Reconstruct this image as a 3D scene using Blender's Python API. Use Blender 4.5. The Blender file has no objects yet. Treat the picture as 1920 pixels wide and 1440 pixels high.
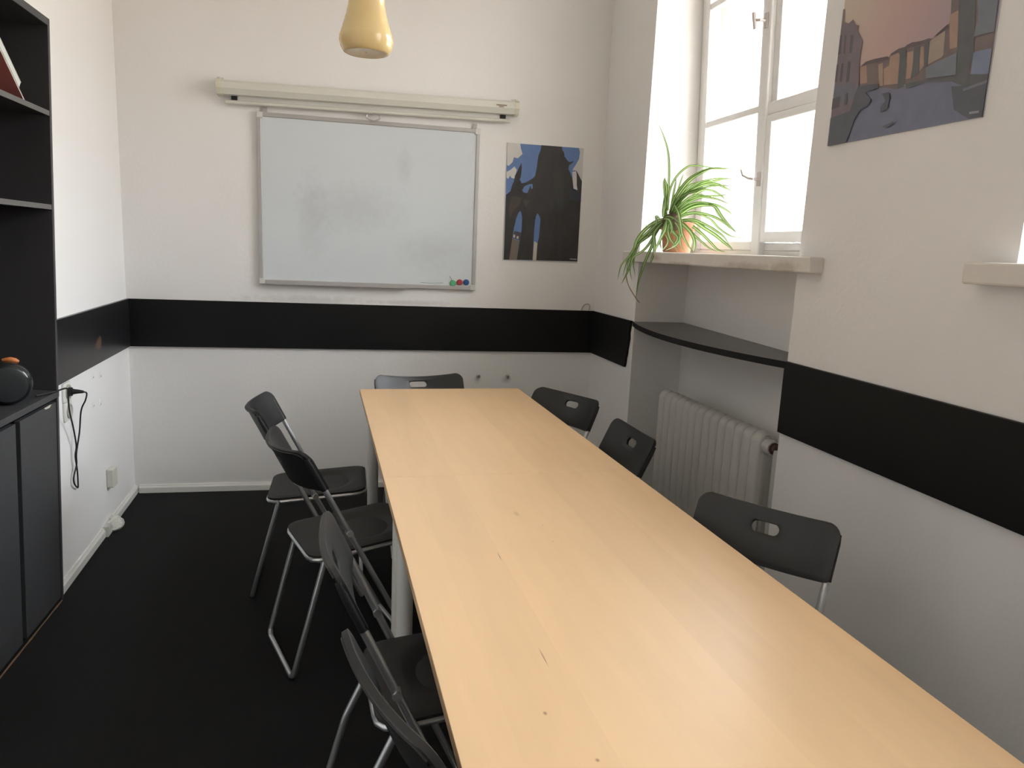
import bpy, bmesh, math, random
from mathutils import Matrix, Vector
sc = bpy.context.scene
COL = sc.collection
random.seed(7)
PI = math.pi
EXPO = 1.08
SKYS = 9.0
SKYY = .42
SKY = [(.0, (.55, .44, .36)), (.46, (.72, .595, .51)), (.54, (.82, .75, .71)), (.62, (1.20, 1.15, 1.22)), (.72, (1.68, 1.70, 1.87)), (1.0, (1.5, 1.57, 1.83))]
WALLC = (.855, .838, .818)
WOODC = (.825, .560, .320)
AMBER = (.76, .58, .29)

# ------------------------------------------------------------------ camera
YAW, PITCH, ROLL = .2200, -.1790, .0442
cy, sy, cp, sp, cr, sr = math.cos(YAW), math.sin(YAW), math.cos(PITCH), math.sin(PITCH), math.cos(ROLL), math.sin(ROLL)
fw = Vector((sy*cp, cy*cp, sp)); r0 = Vector((cy, -sy, 0)); u0 = r0.cross(fw)
rt = cr*r0 + sr*u0; up = -sr*r0 + cr*u0
cd = bpy.data.cameras.new('camera'); cam = bpy.data.objects.new('camera', cd); COL.objects.link(cam)
M = Matrix((rt, up, -fw)).transposed().to_4x4(); M.translation = (0, 0, 1.4296)
cam.matrix_world = M
cd.sensor_fit = 'HORIZONTAL'; cd.sensor_width = 36; cd.lens = 1391.6/1920*36; cd.clip_start = .05
sc.camera = cam

# ------------------------------------------------------------------ sky, daylight, exposure
sc.view_settings.view_transform = 'Standard'; sc.view_settings.look = 'None'
sc.view_settings.gamma = 1; sc.view_settings.use_curve_mapping = False
sc.view_settings.exposure = EXPO
w = bpy.data.worlds.new('sky'); sc.world = w; w.use_nodes = True
nt = w.node_tree; bg = nt.nodes['Background']
tc = nt.nodes.new('ShaderNodeTexCoord'); sx = nt.nodes.new('ShaderNodeSeparateXYZ'); cr_ = nt.nodes.new('ShaderNodeValToRGB')
mp = nt.nodes.new('ShaderNodeMapRange'); mp.inputs[1].default_value = -1; mp.inputs[2].default_value = 1
nt.links.new(tc.outputs['Generated'], sx.inputs[0]); nt.links.new(sx.outputs['Z'], mp.inputs[0]); nt.links.new(mp.outputs[0], cr_.inputs[0])
e = cr_.color_ramp.elements
for pos, c in SKY: 
    k = e.new(pos); k.color = (*c, 1)
e.remove(e[0]); e.remove(e[-1])
nt.links.new(cr_.outputs[0], bg.inputs['Color']); fy = nt.nodes.new('ShaderNodeMath'); fy.operation = 'MULTIPLY_ADD'; fy.inputs[1].default_value = SKYY*SKYS; fy.inputs[2].default_value = SKYS
nt.links.new(sx.outputs['Y'], fy.inputs[0]); nt.links.new(fy.outputs[0], bg.inputs['Strength'])     # one side of the sky a little brighter

# wall frames: right wall (x along the wall towards the viewer, y outwards), left wall the same
RC = Vector((1.4592, 4.3245, 0)); LC = Vector((-1.1635, 4.3245, 0))
rs = Vector((.0279, -1, 0)).normalized(); rd = Vector((1, .0279, 0)).normalized()
MR = Matrix((rs, rd, (0, 0, 1))).transposed().to_4x4(); MR.translation = RC
ls = Vector((.0345, -1, 0)).normalized(); ld = Vector((1, .0345, 0)).normalized()   # ld points INTO the room
ML = Matrix((ls, ld, (0, 0, 1))).transposed().to_4x4(); ML.translation = LC
for i, s0 in enumerate((.6245, 2.843)):
    ad = bpy.data.lights.new('window_daylight', 'AREA'); ad.shape = 'RECTANGLE'; ad.size = 1.37; ad.size_y = 1.62
    ad.cycles.is_portal = True
    ao = bpy.data.objects.new('window_daylight', ad); COL.objects.link(ao)
    # portal faces into the room (-d): its -Z axis looks along -d
    mm = Matrix(((1, 0, 0), (0, 0, 1), (0, -1, 0))).to_4x4()   # columns: x=s, y=-z, z=d
    ao.matrix_world = MR @ Matrix.Translation((s0+.685, .60, 2.25)) @ mm

P1=[('print_sky',[[-0.2281,0.3265],[0.2288,0.3347],[0.2326,-0.3239],[-0.2222,-0.3306]]),('print_cloud',[[-0.2281,0.3265],[-0.1533,0.3292],[-0.148,0.3004],[-0.1364,0.2719],[-0.1636,0.2461],[-0.1864,0.2499],[-0.1937,0.2227],[-0.2153,0.2],[-0.2251,0.2047]]),('print_cloud',[[-0.2258,0.1672],[-0.2031,0.1794],[-0.1813,0.1995],[-0.1663,0.1817],[-0.1783,0.1327],[-0.1954,0.1343],[-0.2045,0.1472],[-0.215,0.1277],[-0.2249,0.1352]]),('print_cloud',[[0.1977,0.3352],[0.2288,0.3347],[0.2304,0.1415],[0.1914,0.1992],[0.1649,0.2002],[0.1835,0.2314],[0.202,0.2652],[0.2055,0.3033]]),('print_cloud',[[0.1654,0.1921],[0.1886,0.1963],[0.1967,0.1613],[0.1964,0.1174],[0.2069,0.0906],[0.1799,0.0972],[0.1716,0.1379]]),('print_dark',[[-0.028,0.329],[0.0958,0.3324],[0.0983,0.3094],[0.1095,0.2967],[0.1136,0.2755],[0.1355,0.2499],[0.1475,0.2453],[0.1693,0.2532],[0.1652,0.2437],[0.1456,0.2289],[0.141,0.2069],[0.1574,0.178],[0.1677,0.154],[0.1716,0.1379],[0.177,0.0971],[0.2043,0.086],[0.1976,0.1175],[0.1914,0.1992],[0.2077,0.1729],[0.2304,0.1415],[0.2323,0.0645],[0.2326,-0.3239],[-0.0261,-0.3273],[-0.0255,-0.2823],[-0.024,-0.2319],[-0.0154,-0.1924],[-0.013,-0.1257],[-0.0121,-0.0869],[-0.022,-0.0653],[-0.0313,-0.0548],[-0.0393,-0.069],[-0.0438,-0.094],[-0.0468,-0.1495],[-0.0475,-0.1939],[-0.0485,-0.3259],[-0.143,-0.3274],[-0.1327,-0.2367],[-0.1221,-0.1531],[-0.1223,-0.087],[-0.1277,-0.0598],[-0.1358,-0.0466],[-0.1466,-0.0608],[-0.1568,-0.0888],[-0.1687,-0.1443],[-0.1708,-0.1609],[-0.1893,-0.3293],[-0.2222,-0.3306],[-0.2221,-0.103],[-0.2236,0.0383],[-0.1979,0.0614],[-0.1882,0.0998],[-0.1804,0.1164],[-0.1762,0.1489],[-0.163,0.1712],[-0.1555,0.1932],[-0.1409,0.2219],[-0.1376,0.1997],[-0.1386,0.1728],[-0.1407,0.1458],[-0.1468,0.1292],[-0.1344,0.1084],[-0.1118,0.1141],[-0.0895,0.1274],[-0.0672,0.1422],[-0.0564,0.1564],[-0.0521,0.1837],[-0.048,0.2162],[-0.045,0.2487],[-0.0421,0.2703],[-0.0321,0.2977]]),('print_sky',[[-0.1298,0.0708],[-0.1165,0.0933],[-0.0997,0.1024],[-0.0828,0.1077],[-0.0701,0.108],[-0.0667,0.0854],[-0.0756,0.0794],[-0.0813,0.1008],[-0.0874,0.0842],[-0.0945,0.0647],[-0.0986,0.0553],[-0.1206,0.0578]]),('print_brown',[[-0.191,0.0348],[-0.1306,0.0273],[-0.1403,-0.0113],[-0.165,-0.0345],[-0.181,-0.0626],[-0.194,-0.0907],[-0.2045,-0.0475]]),('print_brown',[[-0.1186,0.0171],[-0.0839,0.0136],[-0.0993,-0.0255],[-0.1145,-0.0099]]),('print_tan',[[-0.1649,-0.1634],[-0.126,-0.1698],[-0.1308,-0.2144],[-0.1747,-0.2025]]),('print_stone',[[-0.1763,-0.2053],[-0.1329,-0.22],[-0.1442,-0.3275],[-0.1893,-0.3293]]),('print_cream',[[-0.1698,-0.1829],[-0.1588,-0.1852],[-0.1603,-0.2019],[-0.1714,-0.1996]]),('print_cream',[[-0.1493,-0.1903],[-0.1376,-0.1925],[-0.1398,-0.2081],[-0.1509,-0.2053]]),('print_cream',[[-0.0435,-0.216],[-0.0231,-0.2262],[-0.0249,-0.2823],[-0.0261,-0.3273],[-0.0474,-0.3259],[-0.0454,-0.2719]]),('print_shade',[[0.0461,0.1845],[0.0919,0.1983],[0.1208,0.102],[0.1167,-0.0304],[0.0861,-0.0099],[0.0625,0.0985]]),('print_shade',[[0.1641,-0.0334],[0.2221,-0.0582],[0.2182,-0.0919],[0.1625,-0.0557]]),('print_blue',[[0.1442,0.1033],[0.2323,0.0645],[0.2291,0.02],[0.1602,0.0328]]),('print_shade',[[0.0394,-0.2852],[0.0468,-0.2568],[0.0524,-0.3072],[0.035,-0.3136]]),('print_mark',[[0.1805,-0.3077],[0.2214,-0.3084],[0.2217,-0.3141],[0.1809,-0.3134]])]
P2=[('print_water',[[-0.2915,-0.3965],[0.302,-0.3928],[0.3029,-0.2899],[0.0979,-0.2611],[-0.014,-0.2578],[-0.1725,-0.2171],[-0.2744,-0.1971],[-0.3136,-0.2437]]),('print_rowbrown',[[-0.1793,-0.1697],[-0.1592,-0.1627],[-0.1289,-0.1619],[-0.0618,-0.1696],[-0.0529,-0.1608],[-0.0293,-0.1567],[-0.0053,-0.1581],[0.0038,-0.1528],[0.0231,-0.1505],[0.0845,-0.156],[0.0971,-0.1573],[0.1243,-0.142],[0.1438,-0.1362],[0.1448,-0.1104],[0.1403,-0.0768],[0.2864,-0.1193],[0.2908,-0.238],[0.2943,-0.2985],[0.2231,-0.2884],[0.0979,-0.2611],[0.0193,-0.2548],[-0.0131,-0.2628],[-0.084,-0.2444],[-0.1715,-0.2224]]),('print_orange',[[-0.1792,-0.1703],[-0.15,-0.171],[-0.1368,-0.2216],[-0.1681,-0.2192]]),('print_orange',[[-0.0997,-0.1795],[-0.0816,-0.1785],[-0.0698,-0.2422],[-0.0864,-0.2415]]),('print_orange',[[-0.0552,-0.1675],[-0.0244,-0.165],[-0.0154,-0.1765],[-0.0105,-0.2489],[-0.0663,-0.2416],[-0.0746,-0.1972],[-0.0542,-0.1918]]),('print_orange',[[0.0091,-0.1727],[0.0323,-0.1735],[0.0378,-0.2118],[0.0338,-0.2436],[0.0171,-0.2426]]),('print_orange',[[0.0541,-0.1694],[0.0669,-0.1702],[0.0778,-0.2205],[0.064,-0.2313]]),('print_tanlight',[[0.0871,-0.1615],[0.1345,-0.149],[0.14,-0.2075],[0.1345,-0.2129],[0.0904,-0.221]]),('print_orange',[[0.1426,-0.1142],[0.1702,-0.1089],[0.1814,-0.1997],[0.1583,-0.1986]]),('print_darkwall',[[0.1656,-0.0842],[0.2193,-0.0998],[0.2359,-0.2253],[0.2272,-0.2806],[0.1893,-0.2729],[0.1821,-0.1956]]),('print_darkwall',[[-0.0172,-0.1666],[0.0034,-0.1597],[0.0155,-0.207],[0.0138,-0.2608],[-0.0095,-0.2635]]),('print_darkwall',[[0.0356,-0.165],[0.057,-0.1678],[0.0615,-0.2354],[0.0377,-0.2467]]),('print_darkwall',[[0.071,-0.1666],[0.0855,-0.1611],[0.0908,-0.2233],[0.0796,-0.23]]),('print_roof',[[-0.1701,-0.1666],[-0.1519,-0.1605],[-0.1217,-0.1603],[-0.0625,-0.1658],[-0.0579,-0.1753],[-0.1122,-0.1718]]),('print_roof',[[-0.0528,-0.1613],[-0.0229,-0.1547],[0.0009,-0.1556],[0.0038,-0.1528],[0.0263,-0.1501],[0.0498,-0.1547],[0.0843,-0.1545],[0.0945,-0.16],[0.0799,-0.1643],[0.0088,-0.1622],[-0.0483,-0.1666]]),('print_roof',[[0.0969,-0.1561],[0.119,-0.145],[0.1421,-0.1346],[0.1447,-0.144],[0.1281,-0.1463]]),('print_bluegrey',[[0.2264,-0.1018],[0.2864,-0.1193],[0.2883,-0.1904],[0.258,-0.1868],[0.229,-0.1879],[0.2353,-0.1499]]),('print_blue2',[[0.2359,-0.2253],[0.2491,-0.2242],[0.2888,-0.2273],[0.2942,-0.284],[0.2373,-0.2763]]),('print_bluegrey',[[0.0869,-0.227],[0.1358,-0.2198],[0.184,-0.2132],[0.191,-0.2668],[0.0921,-0.2554]]),('print_darkwall',[[0.0193,-0.2548],[0.0974,-0.2588],[0.2198,-0.2706],[0.2919,-0.2856],[0.2942,-0.3046],[0.2256,-0.3018],[0.1791,-0.2796],[0.0955,-0.2652],[0.0255,-0.2702]]),('print_darkwater',[[0.1817,-0.2933],[0.2942,-0.3046],[0.302,-0.3928],[0.2534,-0.3926],[0.2011,-0.3516]]),('print_bluegrey',[[0.2206,-0.3051],[0.2935,-0.2983],[0.2933,-0.3045],[0.2219,-0.3118]]),('print_palace',[[-0.3121,0.0128],[-0.3008,0.0071],[-0.2975,-0.0108],[-0.2863,-0.0146],[-0.2858,0.0186],[-0.2762,0.0164],[-0.2744,-0.0203],[-0.2503,-0.0303],[-0.2301,-0.0239],[-0.222,-0.0399],[-0.2025,-0.0488],[-0.2072,-0.0615],[-0.1945,-0.0774],[-0.1775,-0.0955],[-0.1781,-0.1193],[-0.1802,-0.1543],[-0.1712,-0.2174],[-0.1757,-0.2422],[-0.1674,-0.3082],[-0.1806,-0.3453],[-0.2164,-0.3962],[-0.2915,-0.3965],[-0.3026,-0.2675],[-0.3078,-0.11]]),('print_palaceblue',[[-0.2947,-0.2039],[-0.1889,-0.2139],[-0.1768,-0.2574],[-0.2968,-0.263],[-0.2984,-0.2194]]),('print_window',[[-0.29,-0.056],[-0.2751,-0.0571],[-0.2688,-0.1136],[-0.2859,-0.1123]]),('print_window',[[-0.262,-0.0604],[-0.2528,-0.0653],[-0.2497,-0.1154],[-0.2581,-0.1148]]),('print_window',[[-0.2341,-0.0674],[-0.2199,-0.0684],[-0.2183,-0.1201],[-0.2305,-0.1198]]),('print_window',[[-0.2869,-0.1413],[-0.2742,-0.1414],[-0.2733,-0.192],[-0.2861,-0.1921]]),('print_window',[[-0.2615,-0.1415],[-0.2507,-0.1439],[-0.2492,-0.1968],[-0.2601,-0.1946]]),('print_window',[[-0.2323,-0.1427],[-0.2199,-0.1442],[-0.2171,-0.2031],[-0.2293,-0.2033]]),('print_window',[[-0.2835,-0.2409],[-0.2476,-0.2394],[-0.248,-0.2713],[-0.2862,-0.2729]]),('print_window',[[-0.2273,-0.2365],[-0.215,-0.2362],[-0.213,-0.2693],[-0.2252,-0.2698]]),('print_darkwater',[[-0.1798,-0.2414],[-0.169,-0.2255],[-0.0859,-0.2341],[-0.0837,-0.2457],[-0.1354,-0.2497],[-0.108,-0.2748],[-0.1202,-0.2903],[-0.1501,-0.2955],[-0.1696,-0.3182],[-0.1961,-0.3933],[-0.2915,-0.3965],[-0.2946,-0.2988],[-0.1947,-0.2907]]),('print_darkwater',[[-0.0656,-0.2651],[-0.037,-0.2655],[-0.0319,-0.2835],[-0.0359,-0.3096],[-0.0634,-0.3161],[-0.0646,-0.2998],[-0.047,-0.2881]]),('print_darkwater',[[-0.0486,-0.3568],[-0.0041,-0.3488],[-0.006,-0.357],[-0.0329,-0.364]]),('print_mark',[[0.2604,-0.3791],[0.29,-0.3804],[0.291,-0.386],[0.2615,-0.3848]])]
LV=[(0.011,[[1.497,3.45,1.616],[1.502,3.45,1.711],[1.497,3.45,1.835],[1.484,3.45,1.92],[1.458,3.45,1.985],[1.422,3.45,2.049]]),(0.02,[[1.486,3.45,1.615],[1.489,3.453,1.679],[1.495,3.457,1.748],[1.481,3.46,1.804]]),(0.012,[[1.503,3.45,1.622],[1.488,3.447,1.697],[1.472,3.443,1.771],[1.473,3.44,1.801]]),(0.01,[[1.508,3.45,1.648],[1.496,3.425,1.734],[1.513,3.4,1.801],[1.552,3.375,1.847],[1.586,3.35,1.854],[1.642,3.325,1.848],[1.678,3.3,1.842]]),(0.013,[[1.516,3.45,1.636],[1.513,3.396,1.708],[1.548,3.342,1.786],[1.599,3.288,1.827],[1.624,3.234,1.834],[1.678,3.18,1.831]]),(0.016,[[1.523,3.45,1.636],[1.535,3.39,1.734],[1.569,3.33,1.798],[1.603,3.27,1.825],[1.612,3.21,1.829],[1.64,3.15,1.823]]),(0.01,[[1.521,3.45,1.649],[1.55,3.39,1.722],[1.585,3.33,1.769],[1.621,3.27,1.786],[1.649,3.21,1.789],[1.674,3.15,1.782]]),(0.016,[[1.529,3.45,1.636],[1.553,3.396,1.71],[1.605,3.342,1.759],[1.658,3.288,1.771],[1.686,3.234,1.75],[1.692,3.18,1.732]]),(0.012,[[1.529,3.45,1.643],[1.568,3.4,1.718],[1.621,3.35,1.773],[1.663,3.3,1.785],[1.69,3.25,1.793],[1.697,3.2,1.788]]),(0.015,[[1.528,3.45,1.655],[1.546,3.38,1.715],[1.591,3.31,1.741],[1.609,3.24,1.752],[1.625,3.17,1.753],[1.639,3.1,1.747]]),(0.012,[[1.537,3.45,1.631],[1.586,3.404,1.7],[1.628,3.358,1.743],[1.66,3.312,1.742],[1.686,3.266,1.717],[1.688,3.22,1.693]]),(0.01,[[1.536,3.45,1.637],[1.561,3.408,1.687],[1.608,3.367,1.712],[1.655,3.325,1.718],[1.688,3.283,1.718],[1.697,3.242,1.719],[1.671,3.2,1.691]]),(0.012,[[1.543,3.45,1.637],[1.578,3.384,1.686],[1.612,3.318,1.709],[1.647,3.252,1.701],[1.654,3.186,1.686],[1.657,3.12,1.669]]),(0.012,[[1.544,3.45,1.631],[1.589,3.405,1.675],[1.635,3.36,1.688],[1.681,3.315,1.679],[1.701,3.27,1.663],[1.718,3.225,1.639],[1.696,3.18,1.617]]),(0.013,[[1.551,3.45,1.625],[1.587,3.4,1.669],[1.63,3.35,1.687],[1.668,3.3,1.672],[1.673,3.25,1.631],[1.684,3.2,1.594],[1.682,3.15,1.563]]),(0.016,[[1.559,3.45,1.619],[1.599,3.395,1.663],[1.64,3.34,1.675],[1.667,3.285,1.668],[1.677,3.23,1.624],[1.692,3.175,1.581],[1.705,3.12,1.549]]),(0.014,[[1.559,3.45,1.619],[1.586,3.392,1.637],[1.626,3.333,1.637],[1.667,3.275,1.619],[1.686,3.217,1.594],[1.698,3.158,1.564],[1.699,3.1,1.539]]),(0.01,[[1.566,3.45,1.613],[1.617,3.4,1.639],[1.678,3.35,1.616],[1.705,3.3,1.572],[1.73,3.25,1.542],[1.745,3.2,1.53],[1.771,3.15,1.529]]),(0.02,[[1.574,3.45,1.607],[1.629,3.417,1.603],[1.671,3.383,1.572],[1.713,3.35,1.542],[1.741,3.317,1.512],[1.76,3.283,1.488],[1.765,3.25,1.47]]),(0.016,[[1.575,3.45,1.601],[1.615,3.414,1.583],[1.657,3.378,1.546],[1.684,3.342,1.51],[1.711,3.306,1.473],[1.735,3.27,1.462]]),(0.014,[[1.575,3.45,1.601],[1.62,3.4,1.608],[1.667,3.35,1.584],[1.7,3.3,1.554],[1.711,3.25,1.529],[1.711,3.2,1.498]]),(0.013,[[1.568,3.45,1.6],[1.601,3.41,1.569],[1.62,3.37,1.532],[1.637,3.33,1.507],[1.661,3.29,1.477],[1.69,3.25,1.461]]),(0.02,[[1.546,3.42,1.605],[1.575,3.385,1.574],[1.596,3.35,1.537],[1.597,3.315,1.493],[1.577,3.28,1.455]]),(0.015,[[1.518,3.4,1.671],[1.532,3.38,1.634],[1.538,3.36,1.584],[1.543,3.34,1.534],[1.566,3.32,1.486],[1.586,3.3,1.456]]),(0.011,[[1.509,3.4,1.609],[1.536,3.375,1.566],[1.533,3.35,1.515],[1.507,3.325,1.483],[1.445,3.3,1.456]]),(0.012,[[1.503,3.4,1.602],[1.485,3.38,1.557],[1.49,3.36,1.513],[1.507,3.34,1.483],[1.514,3.32,1.452]]),(0.018,[[1.49,3.4,1.595],[1.507,3.382,1.552],[1.529,3.365,1.521],[1.51,3.348,1.489],[1.484,3.33,1.47]]),(0.015,[[1.483,3.4,1.601],[1.469,3.375,1.556],[1.441,3.35,1.517],[1.413,3.325,1.479],[1.395,3.3,1.454]]),(0.013,[[1.483,3.4,1.601],[1.456,3.373,1.543],[1.434,3.347,1.498],[1.433,3.32,1.461]]),(0.01,[[1.552,3.36,1.547],[1.531,3.34,1.521],[1.529,3.32,1.484],[1.542,3.3,1.457]]),(0.009,[[1.464,3.36,1.531],[1.471,3.34,1.506],[1.458,3.32,1.481],[1.425,3.3,1.452]]),(0.013,[[1.497,3.45,1.609],[1.456,3.445,1.582],[1.402,3.44,1.535],[1.356,3.435,1.489],[1.324,3.43,1.43],[1.279,3.425,1.378],[1.263,3.42,1.308]]),(0.018,[[1.49,3.45,1.609],[1.441,3.445,1.588],[1.388,3.44,1.547],[1.352,3.435,1.495],[1.338,3.43,1.437],[1.315,3.425,1.354],[1.284,3.42,1.289]]),(0.012,[[1.49,3.45,1.609],[1.437,3.448,1.568],[1.393,3.446,1.516],[1.348,3.444,1.463],[1.317,3.442,1.411],[1.295,3.44,1.327]]),(0.009,[[1.491,3.45,1.603],[1.431,3.444,1.536],[1.384,3.438,1.503],[1.344,3.432,1.456],[1.312,3.426,1.392],[1.307,3.42,1.296]]),(0.012,[[1.494,3.45,1.603],[1.445,3.442,1.531],[1.411,3.433,1.478],[1.376,3.425,1.445],[1.334,3.417,1.418],[1.318,3.408,1.361],[1.328,3.4,1.308]]),(0.015,[[1.494,3.45,1.603],[1.442,3.442,1.524],[1.432,3.433,1.479],[1.411,3.425,1.434],[1.386,3.417,1.37],[1.364,3.408,1.292],[1.355,3.4,1.216]]),(0.018,[[1.494,3.45,1.603],[1.441,3.436,1.543],[1.436,3.422,1.499],[1.436,3.408,1.461],[1.42,3.394,1.416],[1.404,3.38,1.384]]),(0.011,[[1.484,3.45,1.596],[1.425,3.444,1.53],[1.377,3.438,1.496],[1.35,3.432,1.463],[1.335,3.426,1.412],[1.353,3.42,1.323]]),(0.012,[[1.484,3.45,1.596],[1.431,3.446,1.549],[1.398,3.442,1.51],[1.365,3.438,1.483],[1.347,3.434,1.425],[1.343,3.43,1.367]]),(0.007,[[1.478,3.45,1.59],[1.426,3.44,1.58],[1.402,3.43,1.57],[1.377,3.42,1.574]]),(0.01,[[1.521,3.45,1.649],[1.521,3.433,1.723],[1.52,3.417,1.772],[1.513,3.4,1.801]]),(0.008,[[1.527,3.45,1.662],[1.544,3.44,1.737],[1.552,3.43,1.787],[1.558,3.42,1.821]]),(0.016,[[1.516,3.45,1.636],[1.529,3.4,1.697],[1.571,3.35,1.733],[1.6,3.3,1.744],[1.627,3.25,1.76]]),(0.014,[[1.531,3.45,1.624],[1.553,3.383,1.654],[1.574,3.317,1.677],[1.594,3.25,1.68]]),(0.013,[[1.524,3.45,1.623],[1.542,3.393,1.672],[1.566,3.335,1.708],[1.584,3.278,1.717],[1.603,3.22,1.706]]),(0.014,[[1.523,3.45,1.63],[1.523,3.413,1.678],[1.542,3.375,1.733],[1.555,3.337,1.762],[1.589,3.3,1.779]]),(0.014,[[1.484,3.45,1.602],[1.493,3.427,1.618],[1.51,3.403,1.615],[1.543,3.38,1.591]]),(0.012,[[1.469,3.45,1.608],[1.441,3.433,1.616],[1.44,3.417,1.587],[1.418,3.4,1.56]]),(0.016,[[1.473,3.41,1.607],[1.493,3.393,1.601],[1.503,3.377,1.564],[1.491,3.36,1.532]])]
TENDRIL=(0.004,[[1.304,3.42,1.335],[1.316,3.415,1.29],[1.337,3.41,1.253],[1.362,3.405,1.219],[1.375,3.4,1.203]])
# ------------------------------------------------------------------ helpers
class MB:
    def __init__(s): s.v = []; s.f = []; s.m = []
    def add(s, vs, fs, mi=0, mx=None):
        o = len(s.v); s.v += [tuple(mx @ Vector(p)) if mx else tuple(p) for p in vs]
        for f in fs: s.f.append([o+i for i in f]); s.m.append(mi)
    def box(s, a, b, mi=0, mx=None):
        x0, y0, z0 = (min(p, q) for p, q in zip(a, b)); x1, y1, z1 = (max(p, q) for p, q in zip(a, b))
        s.add([(x0,y0,z0),(x1,y0,z0),(x1,y1,z0),(x0,y1,z0),(x0,y0,z1),(x1,y0,z1),(x1,y1,z1),(x0,y1,z1)],
              [(3,2,1,0),(4,5,6,7),(0,1,5,4),(1,2,6,5),(2,3,7,6),(3,0,4,7)], mi, mx)
    def prism(s, poly, z0, z1, mi=0, mx=None):      # poly in xy, counter-clockwise
        n = len(poly)
        s.add([(x, y, z0) for x, y in poly]+[(x, y, z1) for x, y in poly],
              [list(range(n))[::-1], [n+i for i in range(n)]]+[(i, (i+1) % n, n+(i+1) % n, n+i) for i in range(n)], mi, mx)
    def lathe(s, prof, n=32, mi=0, mx=None, cap=True):   # prof [(r,z)] bottom to top
        vs = []; fs = []
        for r, z in prof: vs += [(r*math.cos(2*PI*i/n), r*math.sin(2*PI*i/n), z) for i in range(n)]
        for k in range(len(prof)-1):
            for i in range(n): fs.append((k*n+i, k*n+(i+1) % n, (k+1)*n+(i+1) % n, (k+1)*n+i))
        if cap: fs.append(list(range(n))[::-1]); fs.append([(len(prof)-1)*n+i for i in range(n)])
        s.add(vs, fs, mi, mx)
    def tube(s, path, r, n=10, mi=0, mx=None, closed=False):
        P = [Vector(p) for p in path]; m = len(P); vs = []; fs = []; ref = None
        for i in range(m):
            a = P[i-1] if (i or closed) else P[0]; b = P[(i+1) % m] if (i < m-1 or closed) else P[-1]
            t = (b-a).normalized()
            if ref is None: ref = t.orthogonal().normalized()
            ref = (ref-t*ref.dot(t)).normalized(); q = t.cross(ref)
            rr = r[i] if isinstance(r, (list, tuple)) else r
            vs += [P[i]+rr*(math.cos(2*PI*k/n)*ref+math.sin(2*PI*k/n)*q) for k in range(n)]
        for i in range(m if closed else m-1):
            j = (i+1) % m
            for k in range(n): fs.append((i*n+k, i*n+(k+1) % n, j*n+(k+1) % n, j*n+k))
        if not closed: fs.append(list(range(n))[::-1]); fs.append([(m-1)*n+k for k in range(n)])
        s.add(vs, fs, mi, mx)
    def build(s, name, mats, parent=None, smooth=None, bevel=0, mw=None, seg=2):
        me = bpy.data.meshes.new(name); me.from_pydata([tuple(p) for p in s.v], [], s.f)
        if not isinstance(mats, (list, tuple)): mats = [mats]
        for m in mats: me.materials.append(m)
        me.polygons.foreach_set('material_index', s.m); me.validate(); me.update()
        if smooth is not None:
            me.shade_smooth(); me.set_sharp_from_angle(angle=math.radians(smooth))
        o = bpy.data.objects.new(name, me); COL.objects.link(o)
        if parent: o.parent = parent
        if mw: o.matrix_world = mw
        if bevel:
            b = o.modifiers.new('bevel', 'BEVEL'); b.width = bevel; b.segments = seg; b.limit_method = 'ANGLE'; b.angle_limit = math.radians(40)
        return o
def boxes(*bs):
    m = MB()
    for b in bs: m.box(b[0], b[1], b[2] if len(b) > 2 else 0)
    return m
def tag(o, label, cat, group=None, kind=None):
    o['label'] = label; o['category'] = cat
    if group: o['group'] = group
    if kind: o['kind'] = kind
    return o
def thing(name, label, cat, mw, group=None):
    o = bpy.data.objects.new(name, None); COL.objects.link(o); o.matrix_world = mw; o.empty_display_size = .1
    return tag(o, label, cat, group)
def struct(o): o['kind'] = 'structure'; return o
def T(x, y, z, rz=0): return Matrix.Translation((x, y, z)) @ Matrix.Rotation(rz, 4, 'Z')
def bend(path, r=.03, n=5):            # round the inner corners of a polyline
    P = [Vector(p) for p in path]; out = [P[0]]
    for i in range(1, len(P)-1):
        a, b, c = P[i-1], P[i], P[i+1]
        d = min(r, (a-b).length*.45, (c-b).length*.45)
        p, q = b+(a-b).normalized()*d, b+(c-b).normalized()*d
        for k in range(n+1):
            t = k/n; out.append((1-t)**2*p+2*t*(1-t)*b+t*t*q)
    return out+[P[-1]]
def spline(path, n=6):                 # Catmull-Rom
    P = [Vector(p) for p in path]; P = [2*P[0]-P[1]]+P+[2*P[-1]-P[-2]]; out = []
    for i in range(1, len(P)-2):
        a, b, c, d = P[i-1:i+3]
        for k in range(n):
            t = k/n; out.append(.5*((2*b)+(c-a)*t+(2*a-5*b+4*c-d)*t*t+(3*b-a-3*c+d)*t**3))
    return out+[P[-2]]

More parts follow.
